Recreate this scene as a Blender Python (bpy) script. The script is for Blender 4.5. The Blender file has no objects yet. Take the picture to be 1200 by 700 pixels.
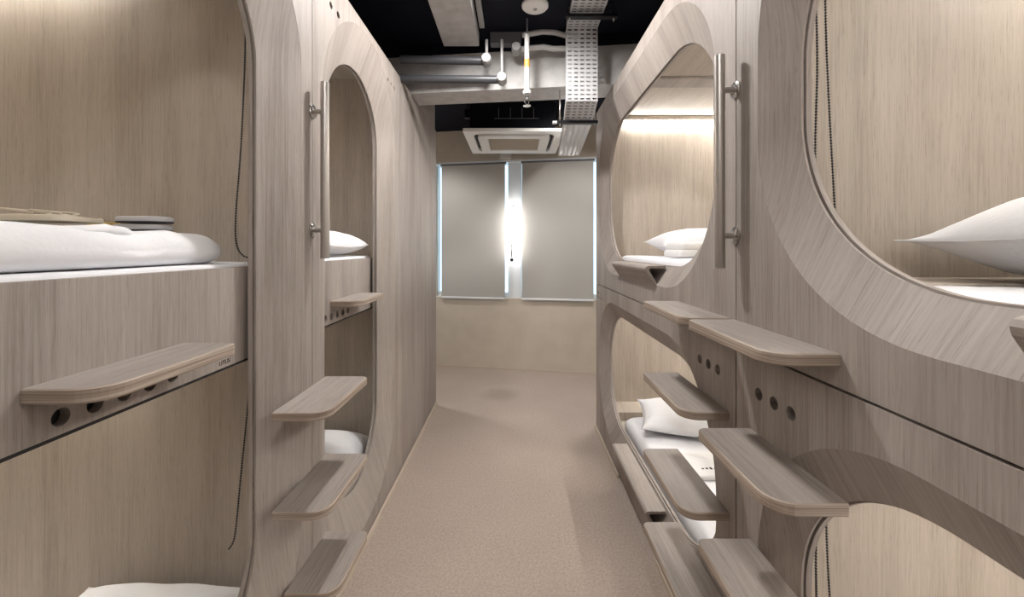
import bpy, bmesh, math, random
from mathutils import Vector, noise
random.seed(7)
S = bpy.context.scene
COL = S.collection

# ------------------------------------------------------------------ camera
EYE = 1.45
cam_d = bpy.data.cameras.new('camera'); cam = bpy.data.objects.new('camera', cam_d); COL.objects.link(cam)
cam.location = (0, 0, EYE); cam.rotation_euler = (math.pi/2, 0, 0)
cam_d.sensor_width = 36; cam_d.lens = 14.4                     # 480 px on a 1200 px frame
cam_d.shift_x = -4/1200; cam_d.shift_y = -59/1200
cam_d.clip_start = 0.02; cam_d.clip_end = 60
S.camera = cam

# ------------------------------------------------------------------ daylight, lamps, exposure
W = bpy.data.worlds.new('sky'); S.world = W; W.use_nodes = True
bg = W.node_tree.nodes['Background']; bg.inputs[0].default_value = (0.58, 0.83, 1.0, 1); bg.inputs[1].default_value = 1.5
def spot(name, loc, power, cone, blend, color=(1, .95, .9), radius=.03, aim=None):
    d = bpy.data.lights.new(name, 'SPOT'); d.energy = power; d.spot_size = math.radians(cone); d.spot_blend = blend
    d.color = color; d.shadow_soft_size = radius
    o = bpy.data.objects.new(name, d); COL.objects.link(o); o.location = loc
    if aim: o.rotation_euler = (Vector(aim) - Vector(loc)).to_track_quat('-Z', 'Y').to_euler()
    return o
LAMPS_AND_FILL = [(-.12, 1.95, 2.845, 84, 178), (-.04, 0.10, 2.845, 25, 178), (-.04, -1.0, 2.845, 25, 178), (.78, 3.48, 2.845, 66, 160), (-1.25, 4.10, 2.845, 55, 142)]  # corridor pair inferred from shadows; rear and window-end spots are added fill
for x, y, z, p, c in LAMPS_AND_FILL: spot('downlight_and_fill', (x, y, z), p, c, .45, (1, .97, .945), .08)
LED_R = 52
S.view_settings.view_transform = 'Standard'; S.view_settings.look = 'None'
S.view_settings.gamma = 1.0; S.view_settings.use_curve_mapping = False
S.view_settings.exposure = 0.42

# ------------------------------------------------------------------ materials
MATS = {}
def newmat(name):
    m = bpy.data.materials.new(name); m.use_nodes = True
    nt = m.node_tree; b = nt.nodes['Principled BSDF']; MATS[name] = m
    return m, nt, b
def plain(name, col, rough=.6, metal=0, emit=None, es=0, bump=0, bscale=200):
    m, nt, b = newmat(name)
    b.inputs['Base Color'].default_value = (*col, 1); b.inputs['Roughness'].default_value = rough
    b.inputs['Metallic'].default_value = metal
    if emit:
        b.inputs['Emission Color'].default_value = (*emit, 1); b.inputs['Emission Strength'].default_value = es
    if bump:
        tc = nt.nodes.new('ShaderNodeTexCoord'); n = nt.nodes.new('ShaderNodeTexNoise'); n.inputs['Scale'].default_value = bscale
        n.inputs['Detail'].default_value = 4
        bp = nt.nodes.new('ShaderNodeBump'); bp.inputs['Strength'].default_value = bump; bp.inputs['Distance'].default_value = .01
        nt.links.new(tc.outputs['Object'], n.inputs['Vector']); nt.links.new(n.outputs['Fac'], bp.inputs['Height'])
        nt.links.new(bp.outputs['Normal'], b.inputs['Normal'])
    return m
def wood(name, dark, mid, light, axis, flat='', rough=.55):
    m, nt, b = newmat(name); N, L = nt.nodes, nt.links
    tc = N.new('ShaderNodeTexCoord')
    oi = N.new('ShaderNodeObjectInfo'); mr = N.new('ShaderNodeMath'); mr.operation = 'MULTIPLY'; mr.inputs[1].default_value = 37
    L.new(oi.outputs['Random'], mr.inputs[0])
    shift = N.new('ShaderNodeVectorMath'); shift.operation = 'ADD'; L.new(tc.outputs['Object'], shift.inputs[0]); L.new(mr.outputs[0], shift.inputs[1])
    def noise_at(across, along, detail, rgh, off=0):
        mp = N.new('ShaderNodeMapping'); sc = [across]*3
        for c in axis + flat: sc['xyz'.index(c)] = along
        mp.inputs['Scale'].default_value = sc; mp.inputs['Location'].default_value = (off, off*1.3, off*.7)
        n = N.new('ShaderNodeTexNoise'); n.inputs['Scale'].default_value = 1; n.inputs['Detail'].default_value = detail
        n.inputs['Roughness'].default_value = rgh; n.inputs['Distortion'].default_value = .35
        L.new(shift.outputs[0], mp.inputs['Vector']); L.new(mp.outputs['Vector'], n.inputs['Vector'])
        return n
    a = noise_at(9, .55, 4, .6); f = noise_at(150, 3.5, 4, .65, 3.1); k = noise_at(3.2, 1.1, 2, .5, 7.7); pz = noise_at(420, 16, 2, .6, 1.7)
    mix = N.new('ShaderNodeMix'); mix.data_type = 'FLOAT'; mix.inputs[0].default_value = .5
    L.new(a.outputs['Fac'], mix.inputs[2]); L.new(f.outputs['Fac'], mix.inputs[3])
    mix2 = N.new('ShaderNodeMix'); mix2.data_type = 'FLOAT'; mix2.inputs[0].default_value = .25
    L.new(mix.outputs[0], mix2.inputs[2]); L.new(k.outputs['Fac'], mix2.inputs[3])
    cr = N.new('ShaderNodeValToRGB'); cr.color_ramp.elements[0].position = .36; cr.color_ramp.elements[1].position = .66
    cr.color_ramp.elements[0].color = (*dark, 1); cr.color_ramp.elements[1].color = (*light, 1)
    e = cr.color_ramp.elements.new(.5); e.color = (*mid, 1)
    L.new(mix2.outputs[0], cr.inputs['Fac'])
    # pores: fine short dark ticks
    pr = N.new('ShaderNodeValToRGB'); pr.color_ramp.elements[0].position = .30; pr.color_ramp.elements[1].position = .44
    pr.color_ramp.elements[0].color = (.80, .78, .75, 1); pr.color_ramp.elements[1].color = (1, 1, 1, 1)
    L.new(pz.outputs['Fac'], pr.inputs['Fac'])
    mu = N.new('ShaderNodeMix'); mu.data_type = 'RGBA'; mu.blend_type = 'MULTIPLY'; mu.inputs[0].default_value = 1
    L.new(cr.outputs['Color'], mu.inputs[6]); L.new(pr.outputs['Color'], mu.inputs[7])
    L.new(mu.outputs[2], b.inputs['Base Color'])
    bp = N.new('ShaderNodeBump'); bp.inputs['Strength'].default_value = .12; bp.inputs['Distance'].default_value = .002
    L.new(f.outputs['Fac'], bp.inputs['Height']); L.new(bp.outputs['Normal'], b.inputs['Normal'])
    b.inputs['Roughness'].default_value = rough
    b.inputs['Specular IOR Level'].default_value = .35
    return m
D, M_, L_ = (.212, .182, .161), (.332, .291, .262), (.418, .372, .338)
wood_v = wood('ash_veneer_upright', D, M_, L_, 'z', 'x')
wood_y = wood('ash_veneer_along', D, M_, L_, 'y', 'z')
wood_x = wood('ash_veneer_across', D, M_, L_, 'x')
Di, Mi, Li = (.335, .283, .232), (.44, .385, .325), (.51, .455, .39)
wood_in = wood('oak_lining_upright', Di, Mi, Li, 'z', 'y')
wood_in_y = wood('oak_lining_along', Di, Mi, Li, 'y', 'z')
# plywood edge : thin layers stacked in z
def ply():
    m, nt, b = newmat('plywood_edge'); N, L = nt.nodes, nt.links
    tc = N.new('ShaderNodeTexCoord'); mp = N.new('ShaderNodeMapping'); mp.inputs['Scale'].default_value = (3, 3, 260)
    n = N.new('ShaderNodeTexNoise'); n.inputs['Scale'].default_value = 1; n.inputs['Detail'].default_value = 1
    cr = N.new('ShaderNodeValToRGB'); cr.color_ramp.elements[0].position = .4; cr.color_ramp.elements[1].position = .6
    cr.color_ramp.elements[0].color = (.27, .21, .165, 1); cr.color_ramp.elements[1].color = (.45, .375, .31, 1)
    L.new(tc.outputs['Object'], mp.inputs['Vector']); L.new(mp.outputs['Vector'], n.inputs['Vector'])
    L.new(n.outputs['Fac'], cr.inputs['Fac']); L.new(cr.outputs['Color'], b.inputs['Base Color']); b.inputs['Roughness'].default_value = .6
    return m
ply_m = ply()
def floor_mat():
    m, nt, b = newmat('cork_speckle_carpet'); N, L = nt.nodes, nt.links
    tc = N.new('ShaderNodeTexCoord')
    n1 = N.new('ShaderNodeTexNoise'); n1.inputs['Scale'].default_value = 95; n1.inputs['Detail'].default_value = 3; n1.inputs['Roughness'].default_value = .7
    n2 = N.new('ShaderNodeTexNoise'); n2.inputs['Scale'].default_value = 2.2; n2.inputs['Detail'].default_value = 4
    for n in (n1, n2): L.new(tc.outputs['Object'], n.inputs['Vector'])
    c1 = N.new('ShaderNodeValToRGB'); c1.color_ramp.elements[0].position = .3; c1.color_ramp.elements[1].position = .72
    c1.color_ramp.elements[0].color = (.36, .292, .25, 1); c1.color_ramp.elements[1].color = (.53, .448, .39, 1)
    L.new(n1.outputs['Fac'], c1.inputs['Fac'])
    c2 = N.new('ShaderNodeValToRGB'); c2.color_ramp.elements[0].position = .3; c2.color_ramp.elements[1].position = .7
    c2.color_ramp.elements[0].color = (.93, .93, .93, 1); c2.color_ramp.elements[1].color = (1, 1, 1, 1)
    L.new(n2.outputs['Fac'], c2.inputs['Fac'])
    mu = N.new('ShaderNodeMix'); mu.data_type = 'RGBA'; mu.blend_type = 'MULTIPLY'; mu.inputs[0].default_value = 1
    L.new(c1.outputs['Color'], mu.inputs[6]); L.new(c2.outputs['Color'], mu.inputs[7])
    # round darker patch near the window end
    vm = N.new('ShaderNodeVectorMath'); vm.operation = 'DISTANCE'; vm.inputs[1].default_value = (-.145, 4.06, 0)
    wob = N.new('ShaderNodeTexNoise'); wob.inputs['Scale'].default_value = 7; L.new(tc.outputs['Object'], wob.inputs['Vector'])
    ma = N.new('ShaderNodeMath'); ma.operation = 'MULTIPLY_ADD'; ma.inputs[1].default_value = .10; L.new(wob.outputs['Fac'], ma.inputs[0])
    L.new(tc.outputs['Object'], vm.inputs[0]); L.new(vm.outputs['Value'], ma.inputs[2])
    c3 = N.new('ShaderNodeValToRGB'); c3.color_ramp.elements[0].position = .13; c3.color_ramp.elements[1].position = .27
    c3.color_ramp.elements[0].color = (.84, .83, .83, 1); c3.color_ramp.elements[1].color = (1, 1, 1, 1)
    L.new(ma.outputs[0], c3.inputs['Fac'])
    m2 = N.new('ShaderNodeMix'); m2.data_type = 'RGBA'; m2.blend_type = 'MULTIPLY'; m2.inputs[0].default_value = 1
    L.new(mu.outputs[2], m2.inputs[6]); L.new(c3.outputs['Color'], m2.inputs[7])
    L.new(m2.outputs[2], b.inputs['Base Color']); b.inputs['Roughness'].default_value = .9; b.inputs['Specular IOR Level'].default_value = .15
    bp = N.new('ShaderNodeBump'); bp.inputs['Strength'].default_value = .35; bp.inputs['Distance'].default_value = .004
    L.new(n1.outputs['Fac'], bp.inputs['Height']); L.new(bp.outputs['Normal'], b.inputs['Normal'])
    return m
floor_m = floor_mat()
def mottled(name, c0, c1, scale, rough, bump=.2):
    m, nt, b = newmat(name); N, L = nt.nodes, nt.links
    tc = N.new('ShaderNodeTexCoord'); n = N.new('ShaderNodeTexNoise'); n.inputs['Scale'].default_value = scale; n.inputs['Detail'].default_value = 6
    L.new(tc.outputs['Object'], n.inputs['Vector'])
    cr = N.new('ShaderNodeValToRGB'); cr.color_ramp.elements[0].position = .3; cr.color_ramp.elements[1].position = .7
    cr.color_ramp.elements[0].color = (*c0, 1); cr.color_ramp.elements[1].color = (*c1, 1)
    L.new(n.outputs['Fac'], cr.inputs['Fac']); L.new(cr.outputs['Color'], b.inputs['Base Color']); b.inputs['Roughness'].default_value = rough
    bp = N.new('ShaderNodeBump'); bp.inputs['Strength'].default_value = bump; bp.inputs['Distance'].default_value = .004
    L.new(n.outputs['Fac'], bp.inputs['Height']); L.new(bp.outputs['Normal'], b.inputs['Normal'])
    return m
plaster = mottled('cream_plaster', (.57, .50, .415), (.63, .56, .47), 5, .75, .1)
side_plaster = mottled('grey_plaster', (.34, .30, .27), (.40, .36, .32), 5, .75, .1)
concrete = mottled('grey_concrete', (.42, .405, .395), (.54, .53, .52), 14, .8, .4)
dark_ceiling = mottled('navy_black_paint', (.0035, .004, .010), (.007, .0075, .015), 4, .7, .1)
dark_ceiling.node_tree.nodes['Principled BSDF'].inputs['Specular IOR Level'].default_value = .15
dark_paint = plain('black_paint', (.005, .005, .008), .85)
dark_paint.node_tree.nodes['Principled BSDF'].inputs['Specular IOR Level'].default_value = .1
dark_metal = plain('black_steel', (.015, .015, .018), .35, .6)
steel = plain('brushed_steel', (.52, .49, .46), .36, 1)
chrome = plain('polished_steel', (.62, .61, .60), .16, 1)
tray_m = plain('galvanised_steel', (.60, .60, .61), .45, .25)
pipe_grey = plain('grey_painted_pipe', (.13, .13, .14), .4)
pipe_dark = plain('dark_painted_pipe', (.045, .045, .05), .4)
pipe_white = plain('white_painted_pipe', (.62, .61, .60), .45)
cap_grey = plain('grey_plastic_cap', (.34, .335, .33), .55)
orange = plain('orange_tape', (.75, .33, .06), .5)
white_plastic = plain('white_plastic', (.82, .80, .77), .4)
grille_m = plain('beige_grille', (.56, .49, .40), .6)
slot_m = plain('black_slot', (.008, .008, .01), .6)
linen = plain('white_linen', (.78, .78, .80), .85, bump=.12, bscale=90)
sheet_m = plain('white_sheet', (.80, .80, .83), .85, bump=.08, bscale=60)
towel_m = plain('white_towel', (.82, .81, .80), .95, bump=.4, bscale=420)
slip_m = plain('grey_felt', (.55, .55, .57), .9, bump=.3, bscale=300)
slip_dark = plain('dark_felt', (.05, .05, .06), .9)
beige_cloth = plain('beige_cotton', (.66, .60, .49), .9, bump=.3, bscale=250)
yellow_m = plain('yellow_card', (.62, .46, .20), .7)
black_cord = plain('black_cord', (.012, .011, .012), .5)
gasket = plain('black_gasket', (.006, .006, .007), .7)
blind_m = plain('grey_blind_fabric', (.50, .485, .455), .85, bump=.1, bscale=500)
_n, _l = blind_m.node_tree.nodes, blind_m.node_tree.links
_t = _n.new('ShaderNodeBsdfTranslucent'); _t.inputs[0].default_value = (.5, .48, .45, 1); _mx = _n.new('ShaderNodeMixShader'); _mx.inputs[0].default_value = .10
_l.new(_n['Principled BSDF'].outputs[0], _mx.inputs[1]); _l.new(_t.outputs[0], _mx.inputs[2]); _l.new(_mx.outputs[0], _n['Material Output'].inputs['Surface'])
frame_white = plain('white_window_frame', (.80, .82, .84), .4)
led_white = plain('led_diffuser', (1, 1, 1), .4, emit=(1, .985, .95), es=LED_R)
led_dim = [plain('dimmed_led_diffuser', (1, 1, 1), .4, emit=(1, .97, .91), es=e) for e in (75, 55, 50, 30)]
lamp_tube = plain('lamp_diffuser', (1, 1, 1), .4, emit=(1, .97, .92), es=34)
lens_m = plain('lamp_lens', (.9, .9, .9), .4, emit=(1, .95, .9), es=.25)
ink = plain('engraved_ink', (.03, .025, .02), .7)
strip_m = plain('pale_skirting', (.56, .48, .39), .6)
gm, gnt, gb = newmat('window_glass')
gb.inputs['Base Color'].default_value = (1, 1, 1, 1); gb.inputs['Roughness'].default_value = .0
gb.inputs['Transmission Weight'].default_value = 1; gb.inputs['IOR'].default_value = 1.02
glass_m = gm

# ------------------------------------------------------------------ helpers
def mesh_obj(name, bm, mats, parent=None, smooth=False, origin=None):
    if origin is not None:
        bmesh.ops.translate(bm, verts=bm.verts, vec=-Vector(origin))
    bmesh.ops.recalc_face_normals(bm, faces=bm.faces)
    me = bpy.data.meshes.new(name)
    if smooth is True:
        for f in bm.faces: f.smooth = True
    elif smooth:
        for f in bm.faces: f.smooth = True
        for e in bm.edges:
            if len(e.link_faces) == 2 and e.calc_face_angle(0) > smooth: e.smooth = False
    bm.to_mesh(me); bm.free()
    for m in (mats if isinstance(mats, (list, tuple)) else [mats]): me.materials.append(m)
    o = bpy.data.objects.new(name, me); COL.objects.link(o)
    if parent is not None: o.parent = parent
    elif origin is not None: o.location = origin
    return o
def tag(o, label, cat, group=None):
    o['label'] = label; o['category'] = cat
    if group: o['group'] = group
    return o
def thing(name, label, cat, loc, group=None, rotz=0):
    o = bpy.data.objects.new(name, None); COL.objects.link(o); o.location = loc; o.rotation_euler = (0, 0, rotz)
    o.empty_display_size = .05
    return tag(o, label, cat, group)
def struct(o, label=None):
    o['kind'] = 'structure'
    if label: o['label'] = label
    return o
def part(name, bm, mats, root, smooth=False, label=None):
    """mesh given in world coordinates, stored in the root's frame (root not rotated)"""
    bmesh.ops.translate(bm, verts=bm.verts, vec=-root_loc(root))
    o = mesh_obj(name, bm, mats, root, smooth)
    if label: o['label'] = label
    return o
def root_loc(r):
    v = Vector(r.location)
    while r.parent: r = r.parent; v += Vector(r.location)
    return v
def NB(): return bmesh.new()
def box(bm, x0, x1, y0, y1, z0, z1, bev=0, seg=2, mi=0):
    t = NB() if bev else bm
    vs = [t.verts.new((x, y, z)) for x in (x0, x1) for y in (y0, y1) for z in (z0, z1)]
    q = [(0, 1, 3, 2), (4, 6, 7, 5), (0, 4, 5, 1), (2, 3, 7, 6), (0, 2, 6, 4), (1, 5, 7, 3)]
    for f in q: t.faces.new([vs[i] for i in f]).material_index = mi
    if bev:
        bmesh.ops.bevel(t, geom=t.edges[:], offset=bev, segments=seg, profile=.5, affect='EDGES')
        merge(bm, t, mi)
    return bm
def merge(bm, t, mi=None):
    mp = {v: bm.verts.new(v.co) for v in t.verts}
    for f in t.faces:
        try:
            n = bm.faces.new([mp[v] for v in f.verts]); n.material_index = f.material_index if mi is None else mi; n.smooth = f.smooth
        except ValueError: pass
    t.free()
def tube(bm, pts, r, n=10, caps=True):
    pts = [Vector(p) for p in pts]; rings = []
    up = Vector((0, 0, 1))
    for i, p in enumerate(pts):
        d = (pts[min(i+1, len(pts)-1)] - pts[max(i-1, 0)]).normalized()
        a = d.cross(up)
        if a.length < .05: a = d.cross(Vector((0, 1, 0)))
        a.normalize(); b = d.cross(a).normalized()
        rr = r[i] if isinstance(r, (list, tuple)) else r
        rings.append([bm.verts.new(p + a*rr*math.cos(2*math.pi*k/n) + b*rr*math.sin(2*math.pi*k/n)) for k in range(n)])
    for i in range(len(rings)-1):
        for k in range(n): bm.faces.new((rings[i][k], rings[i][(k+1) % n], rings[i+1][(k+1) % n], rings[i+1][k]))
    if caps: bm.faces.new(rings[0][::-1]); bm.faces.new(rings[-1])
    return bm
def rrect(a0, a1, b0, b1, r, n=20):
    """rounded rectangle, the same number of points whatever its size"""
    r = min(r, (a1-a0)/2 - 1e-4, (b1-b0)/2 - 1e-4); P = []
    for cx, cy, s in ((a1-r, b1-r, 0), (a0+r, b1-r, 90), (a0+r, b0+r, 180), (a1-r, b0+r, 270)):
        for k in range(n+1):
            t = math.radians(s + 90*k/n); P.append((cx + r*math.cos(t), cy + r*math.sin(t)))
    return P
def circle(a, b, r, n=20): return [(a + r*math.cos(2*math.pi*k/n), b + r*math.sin(2*math.pi*k/n)) for k in range(n)]
def plate(bm, outline, holes, mp, d0, d1):
    """flat board with cut-outs, real thickness; mp(a, b, depth) -> xyz"""
    front = {}
    loops = [outline] + holes
    for dep in (d0, d1):
        t_edges = []; loopverts = []
        for lp in loops:
            vs = [bm.verts.new(mp(a, b, dep)) for a, b in lp]; loopverts.append(vs)
            for i in range(len(vs)): t_edges.append(bm.edges.new((vs[i], vs[(i+1) % len(vs)])))
        bmesh.ops.triangle_fill(bm, use_beauty=True, use_dissolve=False, edges=t_edges)
        front[dep] = loopverts
    for la, lb in zip(front[d0], front[d1]):
        for i in range(len(la)):
            j = (i+1) % len(la); bm.faces.new((la[i], la[j], lb[j], lb[i]))
    return bm
def strip(bm, rings, mp):
    """rings: list of (points, depth) with equal counts"""
    R = [[bm.verts.new(mp(a, b, d)) for a, b in pts] for pts, d in rings]
    n = len(R[0])
    for i in range(len(R)-1):
        for k in range(n):
            q = (R[i][k], R[i][(k+1) % n], R[i+1][(k+1) % n], R[i+1][k])
            if (q[0].co-q[1].co).length < 1e-6: q = q[1:] if False else (q[0], q[2], q[3])
            try: bm.faces.new(q)
            except ValueError: pass
    return bm

# ------------------------------------------------------------------ the room shell
RX, LX = .6525, .735            # corridor faces of the right and left pod rows
TOP = 2.54
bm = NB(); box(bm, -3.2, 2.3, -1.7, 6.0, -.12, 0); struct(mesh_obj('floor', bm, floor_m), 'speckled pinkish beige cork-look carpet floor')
bm = NB(); box(bm, -3.2, 2.3, -1.7, 6.0, 2.88, 3.0); struct(mesh_obj('ceiling', bm, dark_ceiling), 'navy black painted open ceiling')
bm = NB(); box(bm, -3.3, -3.2, -1.7, 6.0, 0, 2.88); struct(mesh_obj('wall_left', bm, side_plaster))
bm = NB(); box(bm, 2.3, 2.4, -1.7, 6.0, 0, 2.88); struct(mesh_obj('wall_right', bm, side_plaster))
bm = NB(); box(bm, -3.3, 2.4, -1.8, -1.7, 0, 2.88); struct(mesh_obj('wall_front', bm, side_plaster))
# partition clad in wood at the far end of the left row, and in front of the left row behind the viewer
bm = NB(); box(bm, -.765, -LX, 2.579, 3.79, .028, TOP, .002, 1); struct(mesh_obj('wall_partition', bm, wood_v), 'pale wood panel closing the left row near the windows')
bm = NB(); box(bm, -.765, -.745, 3.05, 3.79, TOP, 2.88); struct(mesh_obj('wall_upper', bm, side_plaster))
bm = NB(); box(bm, -3.2, -.765, 3.74, 3.79, 0, 2.88); struct(mesh_obj('wall_return', bm, side_plaster))
bm = NB(); box(bm, -.765, -LX, -1.7, .386, 0, TOP, .002, 1); struct(mesh_obj('wall_panel', bm, wood_v))
# pale skirting strips
bm = NB(); box(bm, -LX, -LX+.012, .39, 3.79, 0, .028, .002, 1); struct(mesh_obj('baseboard_left', bm, strip_m))
bm = NB(); box(bm, RX-.012, RX, -.89, 1.88, 0, .024, .002, 1); box(bm, RX-.012, RX, 2.58, 3.31, 0, .024, .002, 1); struct(mesh_obj('baseboard_right', bm, strip_m))
# back wall, turned ten degrees, with one wide window opening
TH = math.radians(10.05); P0 = Vector((0, 4.865, 0)); ct, st = math.cos(TH), math.sin(TH)
def bw(u, v, z): return Vector((P0.x + u*ct + v*st, P0.y - u*st + v*ct, z))
def bmbox(bm, u0, u1, v0, v1, z0, z1, bev=0):
    t = NB(); box(t, u0, u1, v0, v1, z0, z1, bev)
    for v in t.verts: v.co = bw(*v.co)
    merge(bm, t)
WU0, WU1, WZ0, WZ1 = -1.03, .965, .853, 2.50
bm = NB()
bmbox(bm, -3.4, WU0, 0, .25, 0, 2.88); bmbox(bm, WU1, 2.5, 0, .25, 0, 2.88)
bmbox(bm, WU0, WU1, 0, .25, 0, WZ0); bmbox(bm, WU0, WU1, 0, .25, WZ1, 2.88)
struct(mesh_obj('wall_back', bm, plaster), 'cream plastered end wall around the window')
bm = NB(); bmbox(bm, -3.4, 2.5, -.008, 0, 0, .02); struct(mesh_obj('baseboard_back', bm, strip_m))
# window : frame, panes, pier
wn = bpy.data.objects.new('window_1', None); COL.objects.link(wn); wn.location = bw(0, .1, WZ0); struct(wn, 'wide white framed window behind two blinds')
bm = NB()
bmbox(bm, WU0, WU1, .0, .2, WZ1-.022, WZ1); bmbox(bm, WU0, WU1, .14, .2, WZ0, WZ0+.05)
bmbox(bm, WU0, WU0+.02, .14, .2, WZ0, WZ1); bmbox(bm, WU1-.02, WU1, .14, .2, WZ0, WZ1)
part('window_frame', bm, frame_white, wn)
bm = NB(); bmbox(bm, -.098, .066, .045, .2, WZ0, WZ1-.022); part('pier', bm, frame_white, wn)
for a, b in ((WU0+.02, -.098), (.066, WU1-.02)):
    bm = NB(); bmbox(bm, a, b, .165, .171, WZ0+.05, WZ1-.022); part('pane', bm, glass_m, wn)
# concrete beams
def beam_line(x, front=True): return 2.80 - .12*x
bm = NB()
for x in (-3.2, 2.3):
    for dy in (0, .24):
        for z in (2.54, 2.88): bm.verts.new((x, beam_line(x)+dy, z))
bm.verts.ensure_lookup_table()
for f in ((0, 1, 3, 2), (4, 6, 7, 5), (0, 4, 5, 1), (2, 3, 7, 6), (0, 2, 6, 4), (1, 5, 7, 3)): bm.faces.new([bm.verts[i] for i in f])
struct(mesh_obj('trim_1', bm, concrete), 'grey concrete beam crossing the ceiling before the windows')
bm = NB()
for x in (-3.2, 2.3):
    for dy in (-.006, -.0005):
        for z in (2.80, 2.88): bm.verts.new((x, beam_line(x)+dy, z))
bm.verts.ensure_lookup_table()
for f in ((0, 1, 3, 2), (4, 6, 7, 5), (0, 4, 5, 1), (2, 3, 7, 6), (0, 2, 6, 4), (1, 5, 7, 3)): bm.faces.new([bm.verts[i] for i in f])
struct(mesh_obj('trim_3', bm, dark_ceiling), 'dark painted band along the top of the cross beam')
bm = NB(); box(bm, -.475, -.24, -1.0, 2.72, 2.79, 2.88, .004, 1); struct(mesh_obj('trim_2', bm, concrete), 'grey concrete beam running along the ceiling left of centre')

# ------------------------------------------------------------------ sleeping capsules
def Rmap(a, b, d): return (RX + d, a, b)
def Lmap(a, b, d): return (-(LX + d), a, b)
DP = .06
def surround(root, mp, o, i, ro, ri, face, holes, bezel=wood_v):
    """front board, bevelled surround, plywood rim of one opening"""
    n = 22
    out = rrect(*o, ro, n); inn = rrect(*i, ri, n)
    bm = NB(); plate(bm, face, [out] + [circle(a, b, r) for a, b, r in holes], mp, 0, .02); part('front_panel', bm, wood_v, root)
    bm = NB(); rings = []
    for k in range(7):
        t = k/6
        rings.append(([(p[0]+(q[0]-p[0])*t, p[1]+(q[1]-p[1])*t) for p, q in zip(out, inn)], .0005 + DP*t))
    strip(bm, rings, mp); part('bevelled_surround', bm, bezel, root, smooth=True)
    def off(e): return rrect(i[0]-e, i[1]+e, i[2]-e, i[3]+e, ri+e, n)
    bm = NB()
    strip(bm, [(off(0), DP), (off(.001), DP+.007), (off(.006), DP+.007), (off(.006), DP+.011), (off(-.003), DP+.011), (off(-.003), DP+.024), (off(.05), DP+.024)], mp)
    part('opening_rim', bm, wood_y, root, smooth=.5)
    if holes:
        for a, b, r in holes:
            bm = NB(); c = circle(a, b, r+.002)
            bm.faces.new([bm.verts.new(mp(x, y, .0205)) for x, y in c])
            bm2 = NB(); plate(bm2, c, [], mp, .0205, .024); bm.free(); part('vent_hole', bm2, slot_m, root)
def rect(a0, a1, b0, b1): return [(a0, b0), (a1, b0), (a1, b1), (a0, b1)]

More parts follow.
